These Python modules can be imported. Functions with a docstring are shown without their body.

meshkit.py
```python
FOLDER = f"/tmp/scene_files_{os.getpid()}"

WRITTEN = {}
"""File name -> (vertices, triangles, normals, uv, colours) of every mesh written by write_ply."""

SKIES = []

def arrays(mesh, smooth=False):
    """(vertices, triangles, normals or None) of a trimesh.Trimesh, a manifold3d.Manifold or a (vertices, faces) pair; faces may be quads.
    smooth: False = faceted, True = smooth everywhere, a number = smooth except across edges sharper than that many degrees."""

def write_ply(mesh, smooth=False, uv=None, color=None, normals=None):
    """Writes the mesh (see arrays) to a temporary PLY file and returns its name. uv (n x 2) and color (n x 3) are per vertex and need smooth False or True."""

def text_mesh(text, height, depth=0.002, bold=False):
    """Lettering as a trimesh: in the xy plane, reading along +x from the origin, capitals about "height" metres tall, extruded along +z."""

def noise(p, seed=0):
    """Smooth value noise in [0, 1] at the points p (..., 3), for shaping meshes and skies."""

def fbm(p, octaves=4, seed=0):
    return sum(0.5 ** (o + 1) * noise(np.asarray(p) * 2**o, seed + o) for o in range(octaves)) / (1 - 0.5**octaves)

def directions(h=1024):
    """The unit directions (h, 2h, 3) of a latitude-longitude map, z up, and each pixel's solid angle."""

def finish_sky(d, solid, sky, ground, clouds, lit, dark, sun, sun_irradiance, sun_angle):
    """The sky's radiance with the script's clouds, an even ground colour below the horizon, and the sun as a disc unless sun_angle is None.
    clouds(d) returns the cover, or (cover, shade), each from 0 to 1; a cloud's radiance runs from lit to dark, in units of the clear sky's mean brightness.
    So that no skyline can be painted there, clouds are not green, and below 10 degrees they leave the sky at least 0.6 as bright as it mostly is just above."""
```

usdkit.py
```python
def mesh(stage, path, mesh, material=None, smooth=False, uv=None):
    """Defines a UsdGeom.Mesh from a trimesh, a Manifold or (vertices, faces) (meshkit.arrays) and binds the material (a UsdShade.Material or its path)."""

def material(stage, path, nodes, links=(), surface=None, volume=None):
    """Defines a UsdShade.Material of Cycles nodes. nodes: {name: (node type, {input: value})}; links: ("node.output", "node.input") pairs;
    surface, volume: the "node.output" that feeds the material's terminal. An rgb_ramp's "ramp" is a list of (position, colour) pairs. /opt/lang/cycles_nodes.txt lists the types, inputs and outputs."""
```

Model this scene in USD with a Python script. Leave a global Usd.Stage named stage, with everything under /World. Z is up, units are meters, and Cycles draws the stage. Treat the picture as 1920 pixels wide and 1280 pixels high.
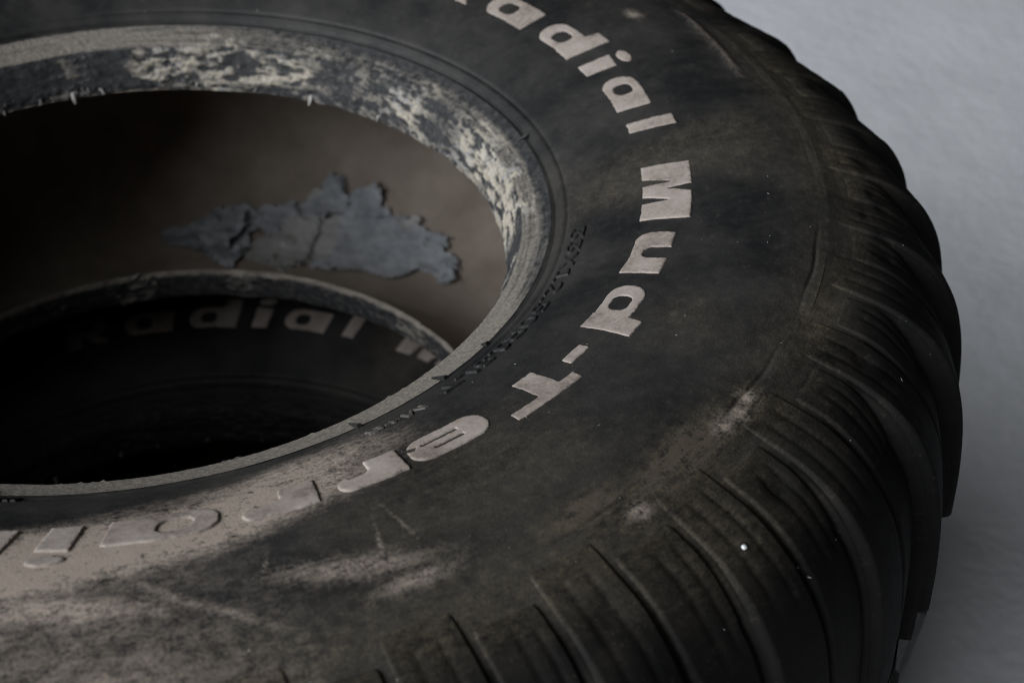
import math
import numpy as np
import trimesh
import shapely
from shapely import affinity
from shapely.geometry import Polygon, box, Point, LineString
from shapely.ops import unary_union
from scipy.interpolate import PchipInterpolator
import usdkit
import meshkit
from meshkit import fbm
from pxr import Usd, UsdGeom, UsdLux, UsdShade, Gf, Sdf, Vt

stage = Usd.Stage.CreateInMemory()
UsdGeom.SetStageUpAxis(stage, UsdGeom.Tokens.z)
UsdGeom.SetStageMetersPerUnit(stage, 1.0)
UsdGeom.Xform.Define(stage, '/World')
UsdGeom.Scope.Define(stage, '/World/Looks')
D2R = math.pi / 180

# ------------------------------------------------------------------ camera, light, exposure
BASE = 0.2521                 # local height of the bead-flange plane above the tyre's lowest point
HT = 0.2873                   # height of one tyre lying flat
GZ = HT + BASE                # world height of the upper tyre's flange plane
D_, H_, PAN, TILT, ROLL, FPX = 0.64256, 0.38161, 0.30592, 0.64531, 0.02638, 2697.95
cam = UsdGeom.Camera.Define(stage, '/World/camera')
fw = np.array([math.sin(PAN) * math.cos(TILT), math.cos(PAN) * math.cos(TILT), -math.sin(TILT)])
rt = np.array([math.cos(PAN), -math.sin(PAN), 0.0])
up = np.cross(rt, fw)
rt2 = rt * math.cos(ROLL) + up * math.sin(ROLL)
up2 = -rt * math.sin(ROLL) + up * math.cos(ROLL)
eye = np.array([0, -D_, H_ + GZ])
m = Gf.Matrix4d(*rt2, 0, *up2, 0, *(-fw), 0, *eye, 1)
cam.AddTransformOp().Set(m)
cam.CreateHorizontalApertureAttr(36.0)
cam.CreateVerticalApertureAttr(36.0 * 1280 / 1920)
cam.CreateFocalLengthAttr(36.0 * FPX / 1920)
cam.CreateClippingRangeAttr(Gf.Vec2f(0.01, 100))
cam.CreateFStopAttr(11.0)
cam.CreateFocusDistanceAttr(0.60)
cam.CreateExposureAttr(0.0)


def rect_light(name, pos, target, w, h, inten, col):
    l = UsdLux.RectLight.Define(stage, '/World/' + name)
    l.CreateWidthAttr(w)
    l.CreateHeightAttr(h)
    l.CreateIntensityAttr(inten)
    l.CreateColorAttr(Gf.Vec3f(*col))
    pos, target = np.array(pos, float), np.array(target, float)
    zax = pos - target
    zax /= np.linalg.norm(zax)
    xax = np.cross([0, 0, 1.0], zax)
    if np.linalg.norm(xax) < 1e-4:
        xax = np.array([1.0, 0, 0])
    xax /= np.linalg.norm(xax)
    yax = np.cross(zax, xax)
    l.AddTransformOp().Set(Gf.Matrix4d(*xax, 0, *yax, 0, *zax, 0, *pos, 1))
    return l


# daylight from a wide opening up on the left, and a weaker, higher opening behind the camera
rect_light('window_light', (-5.2, -1.20, GZ + 2.85), (0, 0.02, GZ), 9.0, 2.9, 10.6, (0.925, 0.96, 1.0))
rect_light('doorway_light', (-1.5, -2.0, GZ + 2.9), (0, 0, GZ), 2.2, 2.2, 1.3, (0.95, 0.98, 1.0))

# ------------------------------------------------------------------ helpers
counts = {}


def numbered(parent, name):
    k = (parent, name)
    n = counts.get(k, 0)
    counts[k] = n + 1
    return f'{parent}/{name}' if n == 0 else f'{parent}/{name}_{n:03d}'


def data(prim, **kw):
    for k, v in kw.items():
        if v:
            prim.SetCustomDataByKey(k, v)


def put(parent, name, mesh, mat, smooth=False, attrs=None, **kw):
    path = numbered(parent, name)
    ms = usdkit.mesh(stage, path, mesh, mat, smooth=smooth)
    for k, a in (attrs or {}).items():
        UsdGeom.PrimvarsAPI(ms).CreatePrimvar(k, Sdf.ValueTypeNames.Color3fArray, 'vertex').Set(
            Vt.Vec3fArray.FromNumpy(np.ascontiguousarray(a, np.float32)))
    data(ms.GetPrim(), **kw)
    return ms


def grid_faces(nt, ns, closed=False, flip=False):
    i, j = np.meshgrid(np.arange(nt if closed else nt - 1), np.arange(ns - 1), indexing='ij')
    i2 = (i + 1) % nt
    q = np.stack([i * ns + j, i2 * ns + j, i2 * ns + j + 1, i * ns + j + 1], -1).reshape(-1, 4)
    if flip:
        q = q[:, ::-1]
    return np.vstack([q[:, [0, 1, 2]], q[:, [0, 2, 3]]])


def sstep(a, b, x):
    t = np.clip((np.asarray(x, float) - a) / (b - a), 0, 1)
    return t * t * (3 - 2 * t)


def bump1(x, c, w):
    return np.exp(-((np.asarray(x, float) - c) / w) ** 2)


class Profile:
    def __init__(self, pts, n=4000):
        p = np.array(pts, float)
        t = np.r_[0, np.cumsum(np.hypot(*np.diff(p, axis=0).T))]
        fr, fz = PchipInterpolator(t, p[:, 0]), PchipInterpolator(t, p[:, 1])
        u = np.linspace(0, t[-1], n)
        r, z = fr(u), fz(u)
        s = np.r_[0, np.cumsum(np.hypot(np.diff(r), np.diff(z)))]
        self.s, self.r, self.z, self.L = s, r, z, s[-1]
        dr, dz = np.gradient(r, s), np.gradient(z, s)
        k = np.ones(25) / 25
        dr, dz = [np.convolve(np.pad(a, 12, 'edge'), k, 'valid') for a in (dr, dz)]
        n_ = np.hypot(dr, dz)
        self.nr, self.nz = -dz / n_, dr / n_

    def at(self, s):
        return tuple(np.interp(s, self.s, a) for a in (self.r, self.z, self.nr, self.nz))

    def s_of_r(self, r, smax=None):
        k = len(self.s) if smax is None else np.searchsorted(self.s, smax)
        return np.interp(r, self.r[:k], self.s[:k])


def revolve(prof, th, s, h):
    """points for angles th (deg), profile lengths s, offset h along the outward normal; all broadcast"""
    r, z, nr, nz = prof.at(s)
    r = r + nr * h
    z = z + nz * h
    a = np.asarray(th) * D2R
    return np.stack(np.broadcast_arrays(r * np.cos(a), r * np.sin(a), z + BASE), -1)


def lower(v):
    """mirror a local point set of the upper half into the slightly fuller lower half"""
    v = v.copy()
    r = np.hypot(v[..., 0], v[..., 1])
    z = v[..., 2] - BASE
    zz = -0.2024 - z
    fuller = 0.0145 * sstep(0.21, 0.30, r) * sstep(-0.13, -0.20, zz)
    v[..., 2] = zz - fuller + BASE
    return v


# ------------------------------------------------------------------ materials
LK = '/World/Looks/'


def rubber(name, dark, mid, rough=(0.5, 0.75), wear=True, bumpd=0.00025, spec=0.28, brown=(0.078, 0.065, 0.047), dust=(0.352, 0.292, 0.243)):
    n = {
        'tc': ('texture_coordinate', {}),
        'n1': ('noise_texture', {'scale': 22.0, 'detail': 6.0, 'roughness': 0.62}),
        'n2': ('noise_texture', {'scale': 160.0, 'detail': 6.0, 'roughness': 0.7}),
        'n3': ('noise_texture', {'scale': 900.0, 'detail': 3.0, 'roughness': 0.6}),
        'mottle': ('rgb_ramp', {'ramp': [(0.38, dark), (0.68, mid)]}),
        'speck': ('voronoi_texture', {'scale': 210.0, 'feature': 'f1', 'randomness': 1.0}),
        'sd': ('math', {'math_type': 'less_than', 'value2': 0.07}),
        'sc': ('separate_color', {}),
        'sg': ('math', {'math_type': 'greater_than', 'value2': 0.985}),
        'sm': ('math', {'math_type': 'multiply'}),
        'bsum': ('math', {'math_type': 'multiply_add', 'value2': 0.55}),
        'bump': ('bump', {'strength': 0.8, 'distance': bumpd}),
        'rr': ('map_range', {'from_min': 0.3, 'from_max': 0.7, 'to_min': rough[0], 'to_max': rough[1], 'clamp': True}),
        'cs': ('mix_color', {'b': (0.34, 0.33, 0.31)}),
        'p': ('principled_bsdf', {'specular_ior_level': spec}),
    }
    l = [('tc.object', 'n1.vector'), ('tc.object', 'n2.vector'), ('tc.object', 'n3.vector'), ('tc.object', 'speck.vector'),
         ('n1.fac', 'mottle.fac'), ('speck.distance', 'sd.value1'), ('speck.color', 'sc.color'), ('sc.r', 'sg.value1'),
         ('sd.value', 'sm.value1'), ('sg.value', 'sm.value2'), ('n2.fac', 'bsum.value1'), ('n3.fac', 'bsum.value3'),
         ('bsum.value', 'bump.height'), ('bump.normal', 'p.normal'), ('n2.fac', 'rr.value'),
         ('sm.value', 'cs.fac'), ('cs.result', 'p.base_color')]
    if wear:
        n.update({
            'at': ('attribute', {'attribute': 'wear'}),
            'as': ('separate_color', {}),
            'cy': ('attribute', {'attribute': 'lay'}),
            'ns': ('noise_texture', {'scale': 1.0, 'detail': 5.0, 'roughness': 0.65}),
            'mp': ('mapping', {'scale': (190.0, 420.0, 190.0)}),
            'grain': ('math', {'math_type': 'add'}),
            'g3': ('math', {'math_type': 'add'}),
            'gr2': ('math', {'math_type': 'multiply_add', 'value2': 2.6, 'value3': -3.9}),
            'da': ('math', {'math_type': 'add', 'value2': 0.085}),
            'd1': ('math', {'math_type': 'multiply_add'}),
            'dm': ('map_range', {'from_min': 0.03, 'from_max': 1.10, 'to_min': 0.0, 'to_max': 1.0, 'clamp': True}),
            'b1': ('math', {'math_type': 'multiply_add'}),
            'bm': ('map_range', {'from_min': 0.03, 'from_max': 1.0, 'to_min': 0.0, 'to_max': 0.85, 'clamp': True}),
            'dustc': ('mix_color', {'a': dust, 'b': tuple(0.72 * c for c in dust)}),
            'cb': ('mix_color', {'b': brown}),
            'cd': ('mix_color', {}),
            'ck': ('mix_color', {'b': (0.004, 0.004, 0.004)}),
            'rd': ('mix_float', {'b': 0.85}),
        })
        l += [('at.color', 'as.color'), ('cy.vector', 'mp.vector'), ('mp.vector', 'ns.vector'),
              ('ns.fac', 'grain.value1'), ('n2.fac', 'grain.value2'), ('grain.value', 'g3.value1'), ('n3.fac', 'g3.value2'), ('g3.value', 'gr2.value1'),
              ('as.r', 'da.value1'), ('da.value', 'd1.value1'), ('gr2.value', 'd1.value2'), ('as.r', 'd1.value3'), ('d1.value', 'dm.value'),
              ('as.g', 'b1.value1'), ('gr2.value', 'b1.value2'), ('as.g', 'b1.value3'), ('b1.value', 'bm.value'),
              ('n2.fac', 'dustc.fac'), ('mottle.color', 'cb.a'), ('bm.result', 'cb.fac'),
              ('cb.result', 'ck.a'), ('as.b', 'ck.fac'), ('ck.result', 'cd.a'), ('dustc.result', 'cd.b'), ('dm.result', 'cd.fac'), ('cd.result', 'cs.a'),
              ('rr.result', 'rd.a'), ('dm.result', 'rd.fac'), ('rd.result', 'p.roughness')]
    else:
        l += [('mottle.color', 'cs.a'), ('rr.result', 'p.roughness')]
    return usdkit.material(stage, LK + name, n, l, surface='p.BSDF')


M_side = rubber('sidewall_rubber', (0.0092, 0.0093, 0.0097), (0.031, 0.0295, 0.0275))
M_lug = rubber('tread_rubber', (0.0055, 0.0056, 0.0058), (0.018, 0.0168, 0.0152), rough=(0.7, 0.9), spec=0.08)
M_black = rubber('plain_rubber', (0.012, 0.012, 0.0125), (0.022, 0.021, 0.020), wear=False)

M_scuff = rubber('scuffed_rubber', (0.016, 0.016, 0.016), (0.10, 0.09, 0.08), wear=False)

# white letters gone tan
M_letter = usdkit.material(stage, LK + 'letter_rubber', {
    'tc': ('texture_coordinate', {}),
    'n1': ('noise_texture', {'scale': 45.0, 'detail': 5.0, 'roughness': 0.6}),
    'n2': ('noise_texture', {'scale': 420.0, 'detail': 5.0, 'roughness': 0.7}),
    'm': ('math', {'math_type': 'multiply_add', 'value2': 0.6}),
    'r': ('rgb_ramp', {'ramp': [(0.50, (0.06, 0.052, 0.047)), (0.62, (0.175, 0.145, 0.126)), (0.80, (0.275, 0.234, 0.206)), (1.05, (0.35, 0.308, 0.28))]}),
    'b': ('bump', {'strength': 0.7, 'distance': 0.0003}),
    'p': ('principled_bsdf', {'roughness': 0.75, 'specular_ior_level': 0.25}),
}, [('tc.object', 'n1.vector'), ('tc.object', 'n2.vector'), ('n2.fac', 'm.value1'), ('n1.fac', 'm.value3'), ('m.value', 'r.fac'),
    ('r.color', 'p.base_color'), ('n2.fac', 'b.height'), ('b.normal', 'p.normal')], surface='p.BSDF')

# torn, crusted bead: attribute r = pale crust, g = smooth dusty face
M_bead = usdkit.material(stage, LK + 'bead_rubber', {
    'tc': ('texture_coordinate', {}),
    'at': ('attribute', {'attribute': 'wear'}),
    'as': ('separate_color', {}),
    'n1': ('noise_texture', {'scale': 210.0, 'detail': 8.0, 'roughness': 0.75}),
    'n2': ('noise_texture', {'scale': 600.0, 'detail': 6.0, 'roughness': 0.75}),
    'n3': ('noise_texture', {'scale': 30.0, 'detail': 3.0}),
    'dark': ('rgb_ramp', {'ramp': [(0.38, (0.012, 0.0125, 0.014)), (0.70, (0.055, 0.055, 0.056))]}),
    'crust': ('rgb_ramp', {'ramp': [(0.36, (0.10, 0.10, 0.105)), (0.47, (0.24, 0.24, 0.245)), (0.54, (0.32, 0.27, 0.19)), (0.62, (0.34, 0.335, 0.32)), (0.74, (0.50, 0.49, 0.465))]}),
    'face': ('rgb_ramp', {'ramp': [(0.35, (0.095, 0.088, 0.078)), (0.62, (0.215, 0.190, 0.160)), (0.8, (0.34, 0.31, 0.27))]}),
    'k1': ('math', {'math_type': 'multiply_add', 'value2': 1.3, 'value3': -0.65}),
    'k2': ('math', {'math_type': 'add'}),
    'km': ('map_range', {'from_min': 0.25, 'from_max': 1.10, 'to_min': 0.0, 'to_max': 1.0, 'clamp': True}),
    'f1': ('math', {'math_type': 'multiply_add', 'value2': 0.8, 'value3': -0.4}),
    'f2': ('math', {'math_type': 'add'}),
    'fm': ('map_range', {'from_min': 0.25, 'from_max': 0.75, 'to_min': 0.0, 'to_max': 1.0, 'clamp': True}),
    'cm': ('math', {'math_type': 'multiply_add', 'value2': 0.45}),
    'cmm': ('math', {'math_type': 'multiply', 'value2': 0.72}),
    'c1': ('mix_color', {}),
    'c2': ('mix_color', {}),
    'b': ('bump', {'strength': 0.8, 'distance': 0.0005}),
    'p': ('principled_bsdf', {'roughness': 0.8, 'specular_ior_level': 0.25}),
}, [('tc.object', 'n1.vector'), ('tc.object', 'n2.vector'), ('tc.object', 'n3.vector'), ('at.color', 'as.color'),
    ('n1.fac', 'dark.fac'), ('n3.fac', 'cm.value1'), ('n2.fac', 'cm.value3'), ('cm.value', 'cmm.value1'), ('cmm.value', 'crust.fac'), ('n2.fac', 'face.fac'),
    ('n1.fac', 'k1.value1'), ('k1.value', 'k2.value1'), ('as.r', 'k2.value2'), ('k2.value', 'km.value'),
    ('n1.fac', 'f1.value1'), ('f1.value', 'f2.value1'), ('as.g', 'f2.value2'), ('f2.value', 'fm.value'),
    ('dark.color', 'c1.a'), ('face.color', 'c1.b'), ('fm.result', 'c1.fac'),
    ('c1.result', 'c2.a'), ('crust.color', 'c2.b'), ('km.result', 'c2.fac'), ('c2.result', 'p.base_color'),
    ('n2.fac', 'b.height'), ('b.normal', 'p.normal')], surface='p.BSDF')


def dull(name, c0, c1, scale, bumpd, rough=0.85, spec=0.2, scale2=300.0, thr=(0.35, 0.68)):
    return usdkit.material(stage, LK + name, {
        'tc': ('texture_coordinate', {}),
        'n1': ('noise_texture', {'scale': scale, 'detail': 7.0, 'roughness': 0.65}),
        'n2': ('noise_texture', {'scale': scale2, 'detail': 4.0, 'roughness': 0.6}),
        'r': ('rgb_ramp', {'ramp': [(thr[0], c0), (thr[1], c1)]}),
        'b': ('bump', {'strength': 0.8, 'distance': bumpd}),
        'p': ('principled_bsdf', {'roughness': rough, 'specular_ior_level': spec}),
    }, [('tc.object', 'n1.vector'), ('tc.object', 'n2.vector'), ('n1.fac', 'r.fac'), ('r.color', 'p.base_color'),
        ('n2.fac', 'b.height'), ('b.normal', 'p.normal')], surface='p.BSDF')


M_liner = dull('liner_rubber', (0.175, 0.145, 0.118), (0.255, 0.215, 0.178), 26.0, 0.0002, scale2=500.0)
M_flake = dull('patch_blue_grey', (0.175, 0.184, 0.198), (0.30, 0.31, 0.325), 60.0, 0.0006)
M_sheet = dull('patch_grey', (0.23, 0.222, 0.212), (0.33, 0.325, 0.32), 40.0, 0.0006)
M_crumb = dull('white_crumb', (0.55, 0.56, 0.58), (0.72, 0.73, 0.75), 300.0, 0.0003, scale2=900.0)
M_lint = dull('grey_lint', (0.22, 0.22, 0.22), (0.42, 0.42, 0.42), 300.0, 0.0002)
M_shred = dull('rubber_shred', (0.06, 0.06, 0.06), (0.36, 0.345, 0.32), 160.0, 0.0004, scale2=700.0)
M_floor = usdkit.material(stage, LK + 'painted_floor', {
    'tc': ('texture_coordinate', {}),
    'n1': ('noise_texture', {'scale': 6.0, 'detail': 4.0}),
    'n2': ('noise_texture', {'scale': 60.0, 'detail': 4.0, 'roughness': 0.55}),
    'n3': ('noise_texture', {'scale': 22.0, 'detail': 5.0, 'roughness': 0.6}),
    'sp': ('noise_texture', {'scale': 16.0, 'detail': 3.0, 'roughness': 0.6}),
    'sr': ('map_range', {'from_min': 0.74, 'from_max': 0.82, 'to_min': 0.0, 'to_max': 0.45, 'clamp': True}),
    'r': ('rgb_ramp', {'ramp': [(0.3, (0.63, 0.64, 0.665)), (0.7, (0.71, 0.72, 0.745))]}),
    'c': ('mix_color', {'b': (0.22, 0.21, 0.20)}),
    'h': ('math', {'math_type': 'multiply_add', 'value2': 0.5}),
    'b': ('bump', {'strength': 0.8, 'distance': 0.0028}),
    'p': ('principled_bsdf', {'roughness': 0.7, 'specular_ior_level': 0.3}),
}, [('tc.object', 'n1.vector'), ('tc.object', 'n2.vector'), ('tc.object', 'n3.vector'), ('tc.object', 'sp.vector'), ('n1.fac', 'r.fac'),
    ('r.color', 'c.a'), ('sp.fac', 'sr.value'), ('sr.result', 'c.fac'), ('c.result', 'p.base_color'),
    ('n2.fac', 'h.value1'), ('n3.fac', 'h.value3'), ('h.value', 'b.height'), ('b.normal', 'p.normal')], surface='p.BSDF')

# ------------------------------------------------------------------ the setting: the floor
fl = trimesh.creation.box((16, 16, 0.1))
fl.apply_translation((0, 0, -0.05))
put('/World', 'floor', fl, M_floor, kind='structure', label='pale grey painted concrete floor under the stacked tyres')

# ------------------------------------------------------------------ the tyre
OUT = Profile([(.1902, -.0340), (.1901, -.0298), (.1925, -.0205), (.1962, -.0089), (.2040, -.0045), (.2115, -.0006), (.2130, 0.0006), (.225, .0085), (.240, .0165), (.2555, .023),
               (.2788, .0304), (.295, .0338), (.310, .0352), (.323, .0350), (.336, .0335), (.350, .0310), (.366, .0270), (.382, .0190), (.396, .0060),
               (.406, -.0120), (.412, -.0350), (.4155, -.065), (.417, -.1012)])
S_G = OUT.s_of_r(.2118, 0.15)
S_S = OUT.s_of_r(.336)
S_MID = OUT.L

# --- where the dirt lies (degrees round the tyre, radius): read once, true from any side
def ell(th, r, c, a, b, w=1.0, rot=0.0):
    dx = (th - c[0]) * D2R * 0.29
    dy = r - c[1]
    x = dx * math.cos(rot) + dy * math.sin(rot)
    y = -dx * math.sin(rot) + dy * math.cos(rot)
    return w * np.exp(-((x / a) ** 2 + (y / b) ** 2))


def wear(th, r, z, X):
    th = (np.asarray(th) + 180) % 360 - 180
    th, r = np.broadcast_arrays(th, r)
    big = fbm(X * 14.0, 4, 3)
    med = fbm(X * 45.0, 4, 8)
    fine = fbm(X * 130.0, 3, 13)
    # heavy tan dust over the near sidewall, ending raggedly by the seventy-fifth degree
    rc = 0.268 - 0.0012 * np.clip(th + 92, -20, 20)
    hw = np.where(r < rc, 0.021, 0.0195)
    band = 1 - sstep(0.35, 1.55, np.abs(r - rc) / hw + (med - .5) * 0.5)
    span = sstep(-66, -86, th + (big - .5) * 10) * sstep(-178, -140, th)
    d = 1.6 * band * span
    d *= 0.62 + 0.75 * med
    d *= 1 - 0.6 * ell(th, r, (-90, .2485), .05, .008) * (th > -101)
    # two paler stretches further out and thin drifts
    d = np.maximum(d, 0.78 * sstep(.30, .62, big) * bump1(r, 0.303 + 0.0008 * np.clip(th + 100, 0, 30), .007) * sstep(-86, -97, th) * (0.5 + med))
    d = np.maximum(d, ell(th, r, (-81.0, .3125), .024, .0050, 0.52, 0.28) * (0.45 + 1.0 * med))
    d = np.maximum(d, ell(th, r, (-77.3, .327), .012, .0035, 0.46) * (0.4 + 1.1 * med))
    d = np.maximum(d, ell(th, r, (-91.0, .3065), .020, .0025, 0.6, 0.75) * (0.4 + 1.1 * med))
    d = np.maximum(d, ell(th, r, (-88.0, .318), .018, .002, 0.5, 0.7) * (0.4 + 1.1 * med))
    d = np.maximum(d, .32 * sstep(-80, -98, th) * sstep(.27, .30, r) * (.3 + 1.3 * fine) * sstep(.30, .55, big))
    d = np.maximum(d, ell(th, r, (-72.0, .243), .02, .012, 0.42) * (0.4 + 1.1 * fine))
    # brown dirt gathered at the moulding line
    g = 0.50 * bump1(r, .345, .020) * sstep(.32, .66, big + .15 * med) * (1 - .75 * sstep(.372, .40, r))
    g = np.maximum(g, ell(th, r, (-50.6, .339), .011, .009, 0.95) * (.4 + 1.1 * fine))
    g = np.maximum(g, ell(th, r, (-57.0, .337), .030, .010, 1.25) * (.4 + 1.1 * fine))
    g = np.maximum(g, ell(th, r, (-66.0, .331), .018, .007, 1.15) * (.4 + 1.1 * fine))
    g = np.maximum(g, ell(th, r, (-38.0, .344), .026, .010, 0.85) * (.4 + 1.1 * fine))
    g = np.maximum(g, ell(th, r, (-17.0, .352), .03, .010, 0.60) * (.4 + 1.1 * fine))
    g = np.maximum(g, 0.45 * sstep(.42, .75, big) * sstep(.30, .36, r) * (1 - .8 * sstep(.372, .40, r)))
    g = np.maximum(g, 0.35 * sstep(.36, .30, r) * sstep(.50, .8, big))
    for c, a, b, ro in (((-78.2, .3095), .0009, .011, .25), ((-79.6, .3165), .0008, .005, .3), ((-85.3, .3005), .0009, .007, .35), ((-76.0, .300), .0008, .009, -.1)):
        d = np.maximum(d, ell(th, r, c, a * .7, b, .55, ro) * (.4 + fine))
    d = np.maximum(d, .42 * bump1(r, .3275 + .0006 * (th - 4), .0022) * sstep(-3, 1, th) * sstep(15, 11, th) * (.4 + fine))
    d = np.maximum(d, ell(th, r, (14.8, .306), .0055, .0035, .8) * (.5 + fine))
    for c in ((-50.1, .3375), (-51.9, .3395), (-53.5, .338), (-63.2, .343)):
        d = np.maximum(d, ell(th, r, c, .0038, .0032, 0.8) * (.4 + fine))
    k = 0 * d
    for c, a, b in (((-31.5, .3905), .0045, .0035), ((-22.0, .366), .0045, .0026), ((-20.5, .3625), .004, .0022), ((-26.2, .3635), .004, .0026), ((-24.0, .357), .003, .0020),
                    ((-41.5, .377), .0075, .0055), ((-68, .392), .010, .008)):
        k = np.maximum(k, ell(th, r, c, a, b, 1.0) * (.6 + .8 * med))
    g = g * (1 - k)
    k = np.maximum(np.minimum(k, 1), .72 * sstep(.366, .398, r))     # little dust clings to the tread itself
    return np.stack([d, g, k], -1)


def lay(th, s):
    th, s = np.broadcast_arrays(np.asarray(th, float), np.asarray(s, float))
    return np.stack([(th * D2R * 0.28), s, 0 * s], -1)


def surface_attrs(th, s, V):
    X = V.reshape(-1, 3)
    r = np.hypot(X[:, 0], X[:, 1])
    thf = np.broadcast_to(th, V.shape[:2]).ravel()
    sf = np.broadcast_to(s, V.shape[:2]).ravel()
    return {'wear': wear(thf, r, X[:, 2], X), 'lay': lay(thf, sf)}


TH_F = np.r_[np.arange(-128, 46, 0.18), np.arange(46, 232, 0.75)]          # closely spaced where the photo looks
TH_C = np.arange(0, 360, 1.5)


def sidewall_height(th, s):
    r = OUT.at(s)[0]
    h = -0.0015 * bump1(r, .2130, .0010) - 0.0006 * bump1(r, .2192, .0007) + 0.0003 * bump1(r, .2172, .0012)
    h = h - 0.0007 * bump1(r, .3362 + .0004 * np.sin(th * .9), .0009) * (.55 + .45 * np.sin(th * .37 + 1)) * (.22 + .78 * sstep(-24, -34, th))
    h = h + 0.0013 * bump1(r, .3265 + .0006 * (th - 4), .0028) * sstep(-2, 1, th) * sstep(15, 11, th)
    h = h - 0.00035 * bump1(r, .3075, .0007) * (sstep(-88, -84, th) - sstep(-74, -70, th))
    return h


STARTS = [-71.9, -62.2, -52.9, -43.7, -34.8, -26.3, -17.9, -9.3, -0.6, 8.6, 18.0]
STARTS += list(np.linspace(18.0, 288.1, 30)[1:-1])
WIDTHS = np.diff(STARTS + [288.1])



def saw(th, s):
    """uneven wear: each pair of lugs stands high at one end and slopes away to the other, growing towards the tread"""
    f = sstep(.362, .400, OUT.at(s)[0])
    f = np.where(s > S_S + .06, 1, f)
    t = (np.asarray(th) - STARTS[0]) % 360
    e = np.array(STARTS + [288.1]) - STARTS[0]
    k = np.clip(np.searchsorted(e, t, 'right') - 1, 0, len(WIDTHS) - 1)
    q = (t - e[k]) / WIDTHS[k]
    v = np.where(q < .975, (q / .975) ** 1.1, (1 - q) / .025)
    return f * (.0026 - .0108 * v) * (1 - .62 * sstep(-46, -58, (np.asarray(th) + 180) % 360 - 180))


TY = '/World/tyre'
x = UsdGeom.Xform.Define(stage, TY)
x.AddTranslateOp().Set((0, 0, HT))
data(x.GetPrim(), category='tyre', label='upper worn black tyre of the stack, its sidewall dusty and readable',
     group='old off-road tyres stacked flat')

# upper sidewall
s = np.r_[np.linspace(S_G - .0006, S_G + .0095, 24), np.linspace(S_G + .010, S_S - .004, 105), np.linspace(S_S - .0036, S_S + .005, 22)]
th = TH_F[:, None]
h = sidewall_height(th, s[None]) + np.zeros((len(TH_F), len(s)))
V = revolve(OUT, th, s[None], h)
h = h + 0.0009 * (fbm(V * 22, 3, 41) - .5) + 0.0003 * (fbm(V * 120, 2, 42) - .5)
V = revolve(OUT, th, s[None], h)
put(TY, 'sidewall', (V.reshape(-1, 3), grid_faces(len(TH_F), len(s), closed=True, flip=False)), M_side, smooth=True, attrs=surface_attrs(th, s[None], V))
S_SIDE = s

# tread carcass beneath the lugs (upper half), and the lower half as one coarser shell
def base_depth(s):
    return -np.interp(s - S_S, [0.005, 0.012, 0.022, 0.040, 0.056, 0.075, 0.2], [0.0000, 0.0009, 0.0013, 0.0020, 0.0032, 0.0045, 0.0045])


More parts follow.
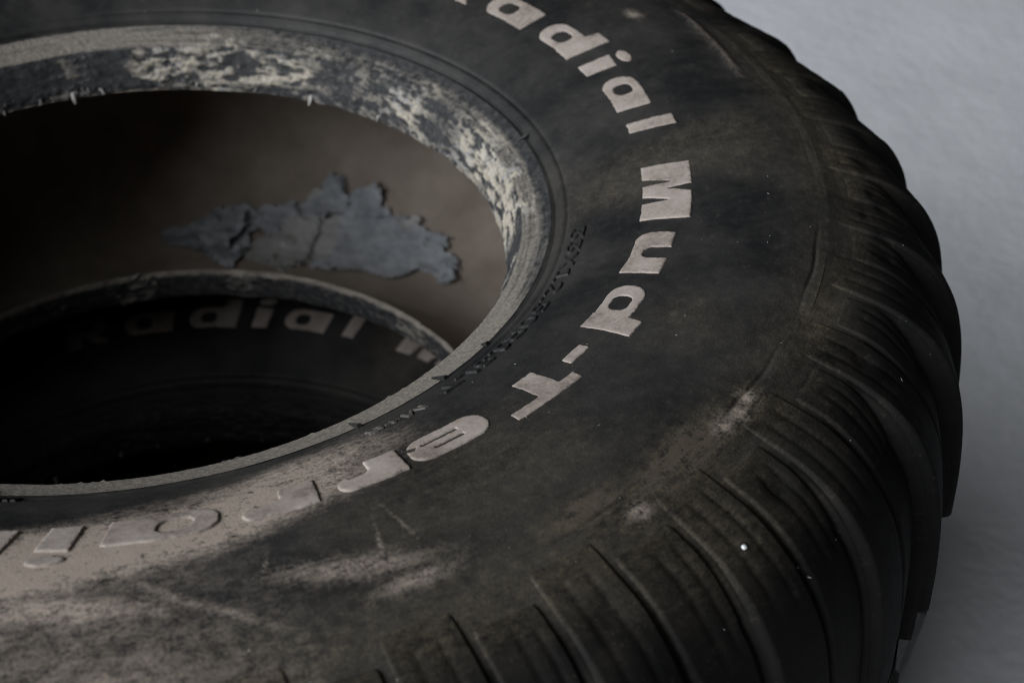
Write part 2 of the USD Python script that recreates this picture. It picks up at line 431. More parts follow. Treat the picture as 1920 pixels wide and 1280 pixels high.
for nm, s, mt in (('shoulder', np.linspace(S_S + .0045, S_S + .030, 22), M_side), ('tread_base', np.linspace(S_S + .0299, S_MID, 70), M_lug)):
    V = revolve(OUT, th, s[None], base_depth(s)[None] + saw(th, s[None]))
    put(TY, nm, (V.reshape(-1, 3), grid_faces(len(TH_F), len(s), closed=True)), mt, smooth=True, attrs=surface_attrs(th, s[None], V))
s = np.linspace(S_S + .0045, S_MID, 40)
Vl = lower(revolve(OUT, TH_C[:, None], s[None], base_depth(s)[None] + saw(TH_C[:, None] - 4.5, s[None])))
put(TY, 'tread_base', (Vl.reshape(-1, 3), grid_faces(len(TH_C), len(s), closed=True, flip=True)), M_black, smooth=True)
s = np.r_[np.linspace(S_G - .0006, S_S + .005, 60)]
Vl = lower(revolve(OUT, TH_C[:, None], s[None], sidewall_height(TH_C[:, None], s[None])))
put(TY, 'sidewall', (Vl.reshape(-1, 3), grid_faces(len(TH_C), len(s), closed=True, flip=True)), M_black, smooth=True, label='plain sidewall on the underside')

# bead ring, torn and crusted
thb = np.r_[np.arange(-128, 125, 0.16), np.arange(125, 232, 0.8)]
s = np.linspace(0, S_G - .0004, 92)
S_B1 = OUT.s_of_r(.1962, .05)


def bead_mesh(thb, s, seed):
    V = revolve(OUT, thb[:, None], s[None], 0 * thb[:, None])
    t = ((thb + 180) % 360 - 180)[:, None] + 0 * s[None]
    ss = s[None] + 0 * t
    big = fbm(V * 30, 3, seed)
    lay_ = np.stack([t * D2R * .2, ss, 0 * t], -1)
    med = .5 * fbm(lay_ * np.array([110., 420., 1.]) + seed, 4, seed + 1) + .5 * fbm(V * 190, 4, seed + 3)
    fin = fbm(V * 420, 3, seed + 2)
    far = sstep(-44, -18, t) * sstep(125, 100, t)
    seat = sstep(.0035, .008, ss) * (1 - sstep(S_B1 - .001, S_B1 + .003, ss))
    seat0 = 1 - sstep(S_B1 - .001, S_B1 + .003, ss)
    crust = far * seat * (.10 * sstep(.40, .60, med) + sstep(.50, .66, big + .10 * bump1(t, 5, 22)) * (.25 + .9 * sstep(.40, .60, med)))
    spread = np.zeros_like(t)
    for c, w, k in ((70, 5.5, 1.0), (39, 7, .55), (28, 5, .75), (12, 9, .9), (-3, 7, 1.0), (-12, 4.5, 1.0), (52, 6, .55), (96, 4, .5)):
        spread = np.maximum(spread, k * bump1(t, c, w))
    crust = np.maximum(crust, spread * sstep(.42, .60, med + .03) * (1 - sstep(S_B1 + .007, S_B1 + .013 , ss + .006 * (big - .5))))
    crust = np.maximum(crust, .55 * bump1(ss, .003, .003) * sstep(.4, .6, med) * far)
    # light scuffing on the near lip
    crust = np.maximum(crust, (1 - far) * sstep(.60, .72, med) * bump1(ss, S_B1, .003) * .8)
    face = sstep(S_B1 - .0005, S_B1 + .0022, ss + .003 * (big - .5)) * (0.62 + 0.35 * sstep(-20, -60, t) + .25 * sstep(60, 100, t))
    streak = fbm(np.stack([t * .12, ss * 900, 0 * t + seed], -1), 4, seed + 9)
    face = face * (.45 + 1.1 * streak) * (1 - .50 * bump1(t, 40, 30)) * (1 + .85 * sstep(-30, -60, t)) + .10 * (fin - .5)
    face = face * (1 - 0.75 * bump1(t, 0, 40) * sstep(S_B1 + .009, S_B1 + .014, ss + .004 * (big - .5)))
    face *= 1 - .85 * sstep(S_G - .0016, S_G - .0004, ss)
    h = crust * (0.0004 + 0.0022 * (med - .42) + 0.0010 * (fin - .5)) + .0012 * seat0 * (med - .5) * far + .0004 * (fin - .5)
    edge = bump1(ss, S_B1, .0016)
    h = h + edge * (.25 + .75 * far) * .0010 * (fbm(V * 170, 3, seed + 5) - .6)
    h = h + bump1(ss, .004, .003) * far * .0030 * (fbm(V * 220, 3, seed + 7) - .5)
    h = h * sstep(S_G - .0002, S_G - .002, ss)
    V = revolve(OUT, thb[:, None], s[None], h)
    return V, np.stack([crust, face, 0 * face], -1).reshape(-1, 3)


V, w = bead_mesh(thb, s, 60)
put(TY, 'bead', (V.reshape(-1, 3), grid_faces(len(thb), len(s), closed=True)), M_bead, smooth=True, attrs={'wear': w}, label='torn upper bead crusted with pale flakes')
thb2 = np.r_[np.arange(20, 125, 0.3), np.arange(125, 380, 1.0)]
s2 = np.linspace(0, S_G - .0004, 46)
V, w = bead_mesh(thb2, s2, 90)
w[:, 0] *= .45
tt, ss2 = np.meshgrid((thb2 + 180) % 360 - 180, s2, indexing='ij')
w[:, 1] = np.maximum(w[:, 1], (1.0 * (1 - sstep(.0025, .005, ss2)) + .25).ravel())
put(TY, 'bead', (lower(V).reshape(-1, 3), grid_faces(len(thb2), len(s2), closed=True, flip=True)), M_bead, smooth=True, attrs={'wear': w}, label='lower bead with a pale rim')

# inner liner
IN = Profile([(.1902, -.0338), (.197, -.027), (.212, -.018), (.240, -.001), (.275, .015), (.310, .020), (.345, .012), (.375, -.010), (.390, -.035), (.397, -.07),
              (.398, -.1012), (.396, -.14), (.389, -.17), (.372, -.200), (.34, -.222), (.30, -.230), (.26, -.222), (.225, -.202), (.2, -.182), (.1903, -.1688)])
thi = np.arange(0, 360, 0.75)
s = np.linspace(0, IN.L, 150)
V = revolve(IN, thi[:, None], s[None], 0 * thi[:, None])
V = revolve(IN, thi[:, None], s[None], 0.0012 * (fbm(V * 16, 3, 77) - .5))
put(TY, 'inner_liner', (V.reshape(-1, 3), grid_faces(len(thi), len(s), closed=True, flip=True)), M_liner, smooth=True)

# --- lugs
rng = np.random.default_rng(11)


def lug(tp, PITCH, ta, tb, ta2, tb2, r0, seed, fine=True, low=False, long_=True, blend=.0035):
    """a moulded shoulder lug from radius r0 over the shoulder to the tread face, angles (sidewall ta..tb, tread ta2..tb2)"""
    nt, ns = (44, 96) if fine else (16, 34)
    sa = OUT.s_of_r(r0)
    sb = S_MID - (.016 if long_ else .026)
    u = np.linspace(-1, 1, nt)
    v = np.linspace(0, 1, ns)
    # pack rows towards the edges
    u = np.sign(u) * (1 - (1 - np.abs(u)) ** 1.35)
    vv = 0.5 - 0.5 * np.cos(np.pi * v)
    vv = 0.55 * v + 0.45 * vv
    s = sa + (sb - sa) * vv
    f = sstep(.366, .402, OUT.at(s)[0])
    f = np.where(s > S_S + .06, 1, f)
    L = ta + (ta2 - ta) * f
    R = tb + (tb2 - tb) * f
    wob = 0.07 * (fbm(np.stack([s * 60, 0 * s + seed, 0 * s], -1), 3, seed) - .5)
    T = (L + R)[None] / 2 + wob[None] + u[:, None] * ((R - L) / 2)[None]
    S = np.broadcast_to(s[None], T.shape)
    rad = OUT.at(s)[0]
    dx = (1 - np.abs(u))[:, None] * ((R - L) / 2 * D2R * rad)[None]
    dy = np.minimum(S - sa, sb - S)
    soft_x = 0.0015 + 0.0015 * f[None]
    e = 1 - np.clip(dx / soft_x, 0, 1)
    e2 = 1 - np.clip(np.where(S - sa < sb - S, dy / blend, dy / .0035), 0, 1)
    k = np.sqrt(np.clip(1 - np.minimum(1, e ** 2 + e2 ** 2), 0, 1))
    bd = base_depth(s)[None] - .0006
    h = bd + (0 - bd) * k
    # worn shallow grooves running down the lug
    tw = (u[:, None] + 0 * T)
    dep = 0.0005 * sstep(sa + .006, sa + .012, S) * (1 - sstep(S_S + .055, S_S + .075, S)) * k
    for c, wd in (((-.34, .13), (.34, .11)) if long_ else ((-.05, .13), (.50, .11))):
        h = h - dep * bump1(tw, c + .05 * math.sin(seed), wd)
    # a shallow pocket and general wear
    if seed % 3 == 0:
        h = h - .0018 * np.exp(-(((tw - .1) / .45) ** 2 + ((S - S_S - .033) / .006) ** 2)) * k
    h = h + 0.0005 * (fbm(np.stack([T * .12, S * 26, 0 * S + seed * 3.1], -1), 3, 21) - .5) * k
    h = h + saw(T - (4.5 if low else 0), S)
    V = revolve(OUT, T, S, h)
    if low:
        V = lower(V)
    return V, T, S, grid_faces(nt, ns, flip=low)


for i, (t0, wp) in enumerate(zip(STARTS, WIDTHS)):
    t0 = (t0 + 180) % 360 - 180
    j = rng.uniform(-.10, .10, 8)
    k = wp / 9.73
    vis = -122 < t0 < 40
    bl = .0035 if t0 < -50 else .013                 # the inner ends are worn away on the far side
    V, T, S, F = lug(t0, wp, t0 + .3 * k + j[0], t0 + 4.75 * k + j[1], t0 + .12 * k, t0 + 4.85 * k + j[3], .3415 + .001 * j[6], 2 * i, fine=vis, blend=bl)
    put(TY, 'shoulder_lug', (V.reshape(-1, 3), F), M_lug, smooth=True, attrs=surface_attrs(T, S, V))
    V, T, S, F = lug(t0, wp, t0 + 5.2 * k + j[4], t0 + 9.45 * k + j[5], t0 + 5.15 * k + j[6], t0 + 9.5 * k, .3515 + .001 * j[2], 2 * i + 1, fine=vis, long_=False, blend=bl)
    put(TY, 'shoulder_lug', (V.reshape(-1, 3), F), M_lug, smooth=True, attrs=surface_attrs(T, S, V))
for t0, wp in zip(STARTS, WIDTHS):
    k = wp / 9.73
    t0 = t0 + 4.5
    for (a, b, c, d, r0, lg) in ((.3, 4.75, .55, 4.85, .342, True), (5.2, 9.45, 5.15, 9.25, .352, False)):
        V, T, S, F = lug(t0, wp, t0 + a * k, t0 + b * k, t0 + c * k, t0 + d * k, r0, 5, fine=False, low=True, long_=lg)
        put(TY, 'shoulder_lug', (V.reshape(-1, 3), F), M_black, smooth=True)
# small centre blocks on the tread face, as far as the photo sees of them
for t0, wp in zip(STARTS, WIDTHS):
    s0, s1 = S_MID - .014, S_MID - .0005
    u = np.linspace(-1, 1, 14)
    s = np.linspace(s0, s1, 8)
    Tt = t0 + 1.4 + 2.9 + 2.6 * u[:, None] + 0 * s[None]
    Ss = np.broadcast_to(s[None], Tt.shape)
    k = np.sqrt(np.clip(1 - np.clip(1 - (1 - np.abs(u))[:, None] * 5, 0, 1) ** 2 - np.clip(1 - (Ss - s0) / .003, 0, 1) ** 2, 0, 1))
    V = revolve(OUT, Tt, Ss, -.0068 + .0050 * k + saw(Tt, Ss))
    put(TY, 'tread_block', (V.reshape(-1, 3), grid_faces(*Tt.shape)), M_black, smooth=True)

# --- raised lettering: reads clockwise, tops outward
MM = 1e-3
KX = 4.64e-3        # metres of arc per degree at the middle of the letters
YH = 0.0242         # height of a capital
S_L0 = OUT.s_of_r(.2550)


def rbox(x0, y0, x1, y1, r):
    r = min(r, (x1 - x0) / 2.01, (y1 - y0) / 2.01)
    return box(x0 + r, y0 + r, x1 - r, y1 - r).buffer(r, 8)


def P(*pts):
    return Polygon(pts)


XH = 19.2


def g_bowl(w):
    """a / d without the stem: w mm wide"""
    b = rbox(0, .3, w * .82, XH, 9.0)
    b = unary_union([b, box(w * .45, 0.3, w * .80, XH - .4)])
    hole = affinity.scale(Point(0, 0).buffer(1, 16), w * .145, XH * .225)
    hole = affinity.translate(rbox(-w * .15, -XH * .23, w * .15, XH * .23, 3.6), w * .40, XH * .50)
    return b, hole


def g_a(w):
    b, hole = g_bowl(w)
    stem = P((w * .62, 0), (w, -.6), (w, XH - 2.0), (w * .95, XH - 1.0), (w * .62, XH - .6)).buffer(.5).buffer(-.3)
    return unary_union([b, stem]).difference(hole)


def g_d(w):
    b, hole = g_bowl(w)
    stem = P((w * .66, 0), (w, -.6), (w, 25.8), (w * .69, 26.0), (w * .66, XH)).buffer(.5).buffer(-.3)
    return unary_union([b, stem]).difference(hole)


def g_i(w):
    return unary_union([P((0, 0), (w, -.3), (w, XH - 2.2), (.0, XH - .4)).buffer(.6).buffer(-.4),
                        affinity.translate(affinity.scale(Point(0, 0).buffer(1, 16), w * .54, 3.5), w * .5, 24.2)])


def g_l(w):
    return rbox(0, 0, w, 24.6, .8)


def g_R(w):
    o = unary_union([rbox(0, 0, w * .36, 24.3, .6), rbox(.2, 7.2, w * .95, 24.3, 7.5), box(.2, 7.2, w * .5, 24.3), P((w * .42, 8), (w * .70, 0), (w * 1.02, 0), (w * .74, 9))])
    return o.difference(rbox(w * .36, 13, w * .66, 18.6, 2.4))


def g_M(w):
    o = P((0, 0), (w * .24, 0), (w * .335, 15.5), (w * .375, 0), (w * .575, 0), (w * .665, 15.0), (w * .705, 0), (w, 0), (w * .985, 24.2), (w * .53, 24.2), (w * .455, 11.5), (w * .395, 24.2), (w * .0, 24.2))
    return o.buffer(.5).buffer(-.3)


def g_u(w):
    o = unary_union([rbox(0, 0.4, w * .92, XH + 4, 8.0).intersection(box(0, 0, w * .93, XH)), P((w * .60, 1), (w * 1.0, -.8), (w * .985, XH - .6), (w * .62, XH - .2)).buffer(.3)])
    return o.difference(rbox(w * .365, 6.2, w * .63, XH + 8, 3.8)).buffer(-.4).buffer(.5)


def g_hy(w):
    return rbox(0, 7.2, w, 13.6, 1.4)


def g_T(w):
    return unary_union([rbox(0, 17.6, w, 24.2, 1.0), rbox(w * .22, 0, w * .58, 20, .8)]).buffer(.5).buffer(-.5)


def g_e(w):
    o = rbox(0, 0, w, XH, 8.5)
    o = o.difference(rbox(w * .34, 11.6, w * .70, 13.1, .7)).difference(rbox(w * .34, 5.9, w * .80, 7.2, .6))
    o = o.difference(P((w * .86, 5.6), (w + 1, 4.0), (w + 1, 6.6), (w * .9, 7.4)))
    return o


def g_r(w):
    o = unary_union([rbox(0, 0, w * .52, XH - .4, .8), rbox(0, 8.4, w, XH, 6.0).intersection(box(0, 0, w, XH)), box(.2, 9, w * .5, XH - .6)])
    return o.difference(P((w * .52, 0), (w * .52, 8.4), (w * .60, 9.8), (w * .8, 10.2), (w * .8, 0)))


def g_n(w):
    o = unary_union([rbox(0, -4, w, XH, 7.5).intersection(box(0, 0, w, XH)), box(0, 0, w * .4, XH - .5)])
    return o.difference(rbox(w * .38, -8, w * .64, 12.8, 3.6)).buffer(-.3).buffer(.4)


LETTERS = [(g_R, 40.4, 33.4), (g_a, 31.0, 23.0), (g_d, 20.6, 12.6), (g_i, 10.0, 7.4), (g_a, 4.9, -2.5), (g_l, -5.5, -7.7),
           (g_M, -15.6, -26.5), (g_u, -29.0, -36.6), (g_d, -38.9, -46.9), (g_hy, -49.6, -52.7), (g_T, -53.6, -61.5), (g_e, -63.0, -70.9),
           (g_r, -71.4, -77.4), (g_r, -78.9, -85.0), (g_a, -86.6, -95.2), (g_i, -97.2, -99.8), (g_n, -102.1, -109.6)]


def drape(poly_mm, a0, srow, edge=1.0e-3, rise=.00045, slant=.9, sink=.0005, soft=.0008, seed=0, KXu=KX):
    """a flat letter (mm) becomes raised rubber on the sidewall: x runs clockwise from angle a0, y outward from srow"""
    poly = affinity.scale(poly_mm, MM, MM, origin=(0, 0))
    poly = shapely.segmentize(poly, edge * .8)
    # slightly uneven moulded edge
    def rag(c):
        c = np.array(c)
        q = np.c_[c * 420, np.full(len(c), seed)]
        return c + .00028 * np.c_[fbm(q, 2, 5) - .5, fbm(q, 2, 9) - .5] * 2
    polys = []
    for g in getattr(poly, 'geoms', [poly]):
        polys.append(Polygon(rag(g.exterior.coords), [rag(i.coords) for i in g.interiors]).buffer(0))
    Vs, Fs, n = [], [], 0
    for g in polys:
        for gg in getattr(g, 'geoms', [g]):
            b = gg.bounds
            gx, gy = np.meshgrid(np.arange(b[0], b[2], edge), np.arange(b[1], b[3], edge))
            pts = np.c_[gx.ravel(), gy.ravel()] + (np.random.default_rng(seed).random((gx.size, 2)) - .5) * edge * .5
            inner = gg.buffer(-edge * .55)
            pts = pts[shapely.contains_xy(inner, pts)]
            ring = np.vstack([np.array(r.coords)[:-1] for r in [gg.exterior, *gg.interiors]])
            mid = gg.buffer(-soft * .55)
            if not mid.is_empty:
                rs = [r for q in getattr(mid, 'geoms', [mid]) for r in (q.exterior, *q.interiors)]
                pts = np.vstack([pts, *[np.array(shapely.segmentize(r, edge).coords)[:-1] for r in rs]])
            A = np.vstack([ring, pts])
            from scipy.spatial import Delaunay
            t = Delaunay(A).simplices
            c = A[t].mean(1)
            t = t[shapely.contains_xy(gg, c)]
            ar = np.cross(A[t[:, 1]] - A[t[:, 0]], A[t[:, 2]] - A[t[:, 0]])
            t = t[np.abs(ar) > 1e-12]
            ar = np.cross(A[t[:, 1]] - A[t[:, 0]], A[t[:, 2]] - A[t[:, 0]])
            t[ar < 0] = t[ar < 0][:, ::-1]
            dd = shapely.distance(shapely.points(A), gg.boundary)
            k = np.sqrt(np.clip(1 - (1 - np.clip(dd / soft, 0, 1)) ** 2, 0, 1))
            hh = -sink + (rise + sink) * k
            az = a0 - A[:, 0] / KXu - slant * A[:, 1] / YH
            Vq = revolve(OUT, az, srow + A[:, 1], hh)
            Vs.append(Vq)
            Fs.append(t + n)          # x runs clockwise, y outward: mirrored handedness is fixed below
            n += len(A)
    V, F = np.vstack(Vs), np.vstack(Fs)
    return V, F


def up_facing(V, F):
    n = np.cross(V[F[:, 1]] - V[F[:, 0]], V[F[:, 2]] - V[F[:, 0]])
    if n[:, 2].sum() < 0:
        F = F[:, ::-1]
    return V, F


for k, (fn, a0, a1) in enumerate(LETTERS):
    w_mm = (a0 - a1) * KX / MM
    V, F = up_facing(*drape(fn(w_mm), a0, S_L0, seed=k, rise=.00045 if k < 12 else .0008))
    put(TY, 'raised_letter', (V, F), M_letter, smooth=True)


def text_shape(txt):
    """outline of a text, capitals 1 unit tall"""
    t = meshkit.text_mesh(txt, 1.0, depth=.1, bold=True)
    tri = t.triangles[(t.face_normals[:, 2] > .9)]
    return unary_union([Polygon(q[:, :2]).buffer(.004) for q in tri])


def stamped(name, txt, a0, r_base, cap_mm, deg, mat, rise=.0006):
    sh = text_shape(txt)
    b = sh.bounds
    arc = deg * D2R * (r_base + cap_mm * .0004) / MM
    sh = affinity.translate(sh, -b[0], 0)
    sh = affinity.scale(sh, arc / (b[2] - b[0]), cap_mm, origin=(0, 0))
    KXu = (r_base + cap_mm * .0004) * D2R
    for g in sorted(getattr(sh, 'geoms', [sh]), key=lambda q: q.bounds[0]):
        V, F = up_facing(*drape(g.buffer(.12), a0, OUT.s_of_r(r_base, .15), edge=.9e-3, rise=rise, sink=.0003, soft=.0005, slant=0, KXu=KXu))
        put(TY, name, (V, F), mat, smooth=True)


stamped('size_mark', '33X12.50R15LT', -24.2, .2225, 7.6, 36.5, M_black, rise=.0010)
stamped('size_mark', 'M+S', -63.6, .2270, 6.0, 7.2, M_scuff, rise=.0007)

# rubber nubs left by the mould, on the bead face, and little bars by the rim line
def nub(az, r0, r1, w=.0011, hgt=.0016):
    s0, s1 = OUT.s_of_r(r0, .1), OUT.s_of_r(r1, .1)
    pts = []
    n = 7
    for q in np.linspace(0, 1, n):
        taper = (1 - .55 * q)
        for a, hh in ((-1, -.0004), (-1, hgt * .7), (0, hgt), (1, hgt * .7), (1, -.0004)):
            pts.append(revolve(OUT, az + .25 * q + a * w * taper / .205 / D2R, s0 + (s1 - s0) * q, hh * (taper if hh > 0 else 1)))
    return trimesh.convex.convex_hull(np.array(pts))


for az, r0, r1 in ((-56.6, .2140, .2050), (-69.2, .2140, .2045), (-109.0, .2140, .2060), (-48.4, .2135, .2095), (4.0, .2140, .2085)):
    put(TY, 'mould_nub', nub(az, r0, r1), M_black, smooth=35)
for q in range(6):
    a = -105.2 - .75 * q
    put(TY, 'mould_bar', nub(a, .2235, .2180, w=.0009, hgt=.0011), M_black, smooth=35)

# shreds of torn rubber on the bead toes
def shred(az, s, length, width, seed, curl=.6, low=False, tilt=0.0):
    r = np.random.default_rng(seed)
    n = 9
    p0 = revolve(OUT, az, s, .0004)
    inward = -np.array([math.cos(az * D2R), math.sin(az * D2R), 0])
    tang = np.array([-math.sin(az * D2R), math.cos(az * D2R), 0])
    d = inward * .55 + np.array([0, 0, -.8]) + tang * tilt
    if low:
        p0 = lower(p0[None])[0]
        d = inward * .2 + np.array([0, 0, 1.0]) + tang * tilt
    d /= np.linalg.norm(d)
    pts, p = [], p0 - d * .001
    for q in range(n):
        f = q / (n - 1)
        w = width * (1 - .65 * f) * (1 + .4 * r.standard_normal() * .5)
        nrm = np.cross(d, tang)
        pts.append([p + tang * w, p + nrm * w * .28, p - tang * w, p - nrm * w * .28])
        d = d + curl * .12 * (tang * r.standard_normal() + nrm * (.5 + r.standard_normal()))
        d /= np.linalg.norm(d)
        p = p + d * length / n
    V = np.array(pts).reshape(-1, 3)
    F = grid_faces(n, 4)
    F = np.vstack([F, [[i * 4 + 3, i * 4, (i + 1) * 4] for i in range(n - 1)], [[i * 4 + 3, (i + 1) * 4, (i + 1) * 4 + 3] for i in range(n - 1)], [[0, 1, 2], [0, 2, 3]],
                   [[n * 4 - 4, n * 4 - 2, n * 4 - 3], [n * 4 - 4, n * 4 - 1, n * 4 - 2]]])
    mm = trimesh.Trimesh(V, F, process=False)
    trimesh.repair.fix_normals(mm)
    return mm


for q, (az, ln, wd, tl) in enumerate(((96.5, .008, .0022, .2), (91.5, .005, .0016, -.3), (51.8, .0075, .0018, .1), (37.0, .005, .0014, .5), (29.0, .004, .0012, -.4), (6.0, .004, .0012, .3), (102.5, .005, .0015, .0), (18, .0035, .001, .6), (74, .003, .001, .3))):
    put(TY, 'rubber_shred', shred(az, .0035, ln, wd, 300 + q, tilt=tl), M_shred, smooth=True)
rs = np.random.default_rng(77)
for q in range(46):
    az = rs.uniform(-40, 112)
    put(TY, 'rubber_shred', shred(az, rs.uniform(.001, .007), rs.uniform(.0015, .0042), rs.uniform(.0003, .0009), 400 + q, curl=1.4, tilt=rs.uniform(-1.2, 1.2)), M_shred, smooth=True)
for q, (az, ln, wd, tl) in enumerate(((91.2, .010, .0030, -.9), (103.0, .005, .002, .4), (97.5, .004, .0016, -.2))):
    put(TY, 'rubber_shred', shred(az, .002, ln, wd, 330 + q, low=True, tilt=tl), M_shred, smooth=True)

# ------------------------------------------------------------------ the tyre below, the same mould turned a little
y = UsdGeom.Xform.Define(stage, '/World/tyre_001')
y.AddTranslateOp().Set((0, 0, 0))
y.AddRotateZOp().Set(63.1)
y.GetPrim().GetReferences().AddInternalReference(TY)
for nm in ('bead', 'bead_001'):                      # its beads are clean black rubber
    o = stage.OverridePrim('/World/tyre_001/' + nm)
    UsdShade.MaterialBindingAPI.Apply(o).Bind(M_black)
    data(o, label='clean black bead')
data(y.GetPrim(), category='tyre', label='lower tyre of the stack, seen in shadow through the hole of the upper one',
     group='old off-road tyres stacked flat')

# ------------------------------------------------------------------ torn grey patch lying inside the upper tyre
FL = {'main': [(64.6, 0.3423), (54.2, 0.3507), (51.6, 0.343), (46.4, 0.3252), (45.0, 0.3174), (45.4, 0.3065), (48.7, 0.3092), (52.0, 0.2912), (55.5, 0.291), (62.1, 0.2845), (64.3, 0.2957), (67.1, 0.2871), (68.2, 0.2769), (75.0, 0.2996), (73.4, 0.3142), (72.2, 0.3195), (68.7, 0.3337), (67.3, 0.3327), (66.1, 0.3404)],
      'mid': [(73.6, 0.3443), (69.4, 0.3497), (68.6, 0.3373), (71.1, 0.3291), (72.2, 0.323)],
      'up1': [(68.9, 0.3475), (67.5, 0.3518), (65.9, 0.3559), (65.5, 0.3644), (64.0, 0.3687), (62.9, 0.3565), (63.3, 0.3456), (67.0, 0.3412)],
      'up2': [(62.2, 0.3498), (61.8, 0.3618), (59.5, 0.3685), (58.2, 0.3577), (56.8, 0.3492), (61.7, 0.3451)],
      'small': [(50.5, 0.342), (48.2, 0.3428), (48.3, 0.3326), (49.4, 0.3319)],
      'left': [(85.1, 0.3263), (81.8, 0.3319), (77.9, 0.3444), (75.0, 0.3465), (73.7, 0.3356), (74.8, 0.31), (76.5, 0.2801), (80.3, 0.3025), (84.5, 0.3155)],
      'left2': [(82.5, .318), (79.5, .332), (76.0, .338), (75.2, .322), (77.4, .303), (80.4, .310)]}
S_IN_F = IN.s[np.searchsorted(-IN.z, .15)]           # along the lower inner wall


def in_s(r):
    k = np.argmin(np.abs(IN.s - S_IN_F))
    return np.interp(-np.asarray(r), -IN.r[k:], IN.s[k:])


def flake(pts, lift, crumple, curl, seed, thick=.0006, edge=.0017, win=(0, 180)):
    R0 = .315
    a = np.array(pts)
    P0 = Polygon(np.c_[a[:, 0] * D2R * R0, in_s(a[:, 1])]).buffer(.0028, join_style='mitre').intersection(box(win[0] * D2R * R0, 0, win[1] * D2R * R0, 9))
    g = shapely.segmentize(P0, .0012)
    c = np.array(g.exterior.coords)[:-1]
    q = np.c_[c * 160, np.full(len(c), seed)]
    q2 = np.c_[c * 520, np.full(len(c), seed)]
    c = c + .0055 * np.c_[fbm(q, 3, 2) - .5, fbm(q, 3, 4) - .5] * 1.5 + .0040 * np.c_[fbm(q2, 2, 2) - .5, fbm(q2, 2, 4) - .5] * 1.5
    g = Polygon(c).buffer(0)
    g = max(getattr(g, 'geoms', [g]), key=lambda z: z.area)
    g = shapely.segmentize(g, edge)
    b = g.bounds
    gx, gy = np.meshgrid(np.arange(b[0], b[2], edge), np.arange(b[1], b[3], edge))
    p = np.c_[gx.ravel(), gy.ravel()] + (np.random.default_rng(seed).random((gx.size, 2)) - .5) * edge * .6
    p = p[shapely.contains_xy(g.buffer(-edge * .5), p)]
    A = np.vstack([np.array(g.exterior.coords)[:-1], p])
    nb = len(g.exterior.coords) - 1
    from scipy.spatial import Delaunay
    t = Delaunay(A).simplices
    t = t[shapely.contains_xy(g, A[t].mean(1))]
    ar = np.cross(A[t[:, 1]] - A[t[:, 0]], A[t[:, 2]] - A[t[:, 0]])
    t = t[np.abs(ar) > 1e-11]
    ar = ar[np.abs(ar) > 1e-11]
    t[ar < 0] = t[ar < 0][:, ::-1]
    dd = shapely.distance(shapely.points(A), g.boundary)
    big = fbm(np.c_[A * 70, np.full(len(A), seed * 1.7)], 3, 6)
    rid = 1 - np.abs(2 * fbm(np.c_[A * 120, np.full(len(A), seed * 2.3)], 3, 12) - 1)
    h = lift + crumple * ((big - .4) + .5 * (rid - .7)) + curl * np.exp(-dd / .004) * sstep(.42, .68, fbm(np.c_[A * 90, np.full(len(A), seed * .7)], 2, 15))
    h = np.maximum(h, .0012)
    th_ = A[:, 0] / R0 / D2R
    # inward of the liner = against its outward normal
    Vt = revolve(IN, th_, A[:, 1], SGN * h)
    Vb = revolve(IN, th_, A[:, 1], SGN * (h - thick))
    n = len(A)
    ring = np.arange(nb)
    nx = (ring + 1) % nb
    F = np.vstack([t, t[:, ::-1] + n, np.c_[ring, nx, nx + n][:, ::-1], np.c_[ring, nx + n, ring + n][:, ::-1]])
    mm = trimesh.Trimesh(np.vstack([Vt, Vb]), F, process=False)
    mm.vertices[:, 2] += HT
    trimesh.repair.fix_normals(mm)
    return mm


# which way is "into the cavity" along the profile normal
_r, _z, _nr, _nz = IN.at(in_s(.32))
SGN = 1.0 if _nz > 0 else -1.0
PT = '/World/torn_patch'
tp = UsdGeom.Xform.Define(stage, PT)
data(tp.GetPrim(), category='patch', label='torn flaking grey patch lying on the brown inner wall of the upper tyre')
for nm, lift, cr, cu, sd, mat, *wn in (('main', .0012, .0022, .0015, 3, M_sheet, (60.5, 180)), ('main', .0032, .0030, .0020, 31, M_flake, (0, 62.3)), ('main', .0042, .0045, .003, 36, M_sheet, (65.4, 70.0)), ('mid', .0030, .0030, .002, 5, M_flake), ('up1', .0035, .006, .004, 7, M_flake),
                                  ('up2', .0035, .007, .004, 9, M_flake), ('small', .003, .003, .003, 12, M_flake), ('left', .0018, .0055, .003, 14, M_flake), ('left2', .0055, .009, .005, 18, M_flake)):
    put(PT, 'flake', flake(FL[nm], lift, cr, cu, sd, win=wn[0] if wn else (0, 180)), mat, smooth=25)

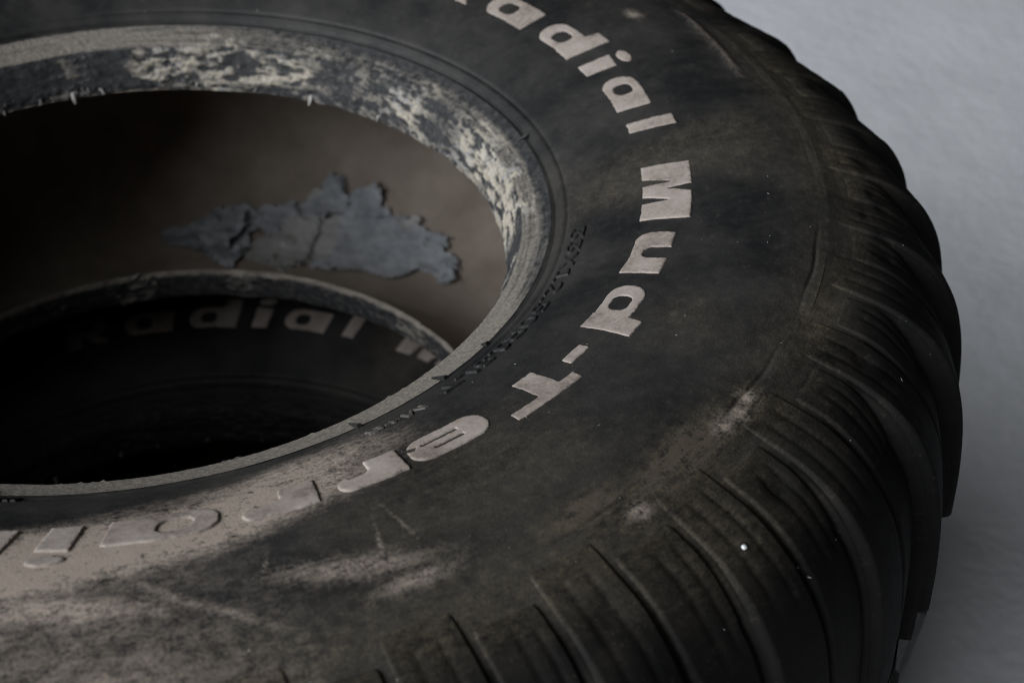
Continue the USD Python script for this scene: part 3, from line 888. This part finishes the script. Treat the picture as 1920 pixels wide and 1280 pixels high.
rf = np.random.default_rng(23)
edge_pts = FL['main'][1:7:2] + FL['up1'][2:5:2] + FL['left'][:6:2] + FL['main'][9:14:2]
for q, (az, r0) in enumerate(edge_pts):
    w_, hgt = rf.uniform(.5, 1.3), rf.uniform(.002, .006)
    az += rf.uniform(-.8, .8)
    r0 += rf.uniform(-.004, .003)
    put(PT, 'flake', flake([(az - w_, r0 - hgt), (az + w_ * rf.uniform(.3, 1), r0 - hgt * rf.uniform(.6, 1.1)), (az + w_, r0 + hgt * rf.uniform(.2, 1)), (az - w_ * rf.uniform(.2, .8), r0 + hgt)],
                           rf.uniform(.002, .004), .004, .003, 50 + q, edge=.0014), M_flake if q % 3 else M_sheet, smooth=25)

# ------------------------------------------------------------------ crumbs and lint
def crumb(size, seed, flat=.8):
    mm = trimesh.creation.icosphere(2, size)
    mm.vertices *= (1 + .5 * (fbm(mm.vertices / size * 1.3 + seed, 2, seed) - .5))[:, None]
    mm.vertices[:, 2] *= flat
    return mm


def on_tyre(az, r):
    return revolve(OUT, az, OUT.s_of_r(r), 0.0) + np.array([0, 0, HT])


c = crumb(.0010, 4)
c.apply_translation(on_tyre(-60.0, .3748) + np.array([0, 0, .0006]))
put('/World', 'crumb', c, M_crumb, smooth=40, category='crumb', label='tiny white crumb lying on the dark shoulder at the lower right')
rl = np.random.default_rng(5)
lv, lf, n = [], [], 0
for q in range(48):
    az = rl.uniform(-88, -18)
    rr = rl.uniform(.30, .396) if q % 3 else rl.uniform(.225, .30)
    p = on_tyre(az, rr) + np.array([0, 0, .0006])
    ang = rl.uniform(0, 6.28)
    ln = rl.uniform(.00014, .0003) if rl.random() < .8 else rl.uniform(.0006, .0014)
    d = np.array([math.cos(ang), math.sin(ang), .1]) * ln
    s_ = np.array([-d[1], d[0], 0])
    s_ = s_ / np.linalg.norm(s_) * rl.uniform(.00007, .00014)
    lv += [p - d, p + s_, p + d, p - s_, p + np.array([0, 0, .0002])]
    lf += [[n, n + 3, n + 4], [n + 3, n + 2, n + 4], [n + 2, n + 1, n + 4], [n + 1, n, n + 4], [n, n + 1, n + 2], [n, n + 2, n + 3]]
    n += 5
put('/World', 'lint', (np.array(lv), np.array(lf)), M_lint, kind='stuff', category='lint', label='specks of pale lint scattered over the dark rubber')
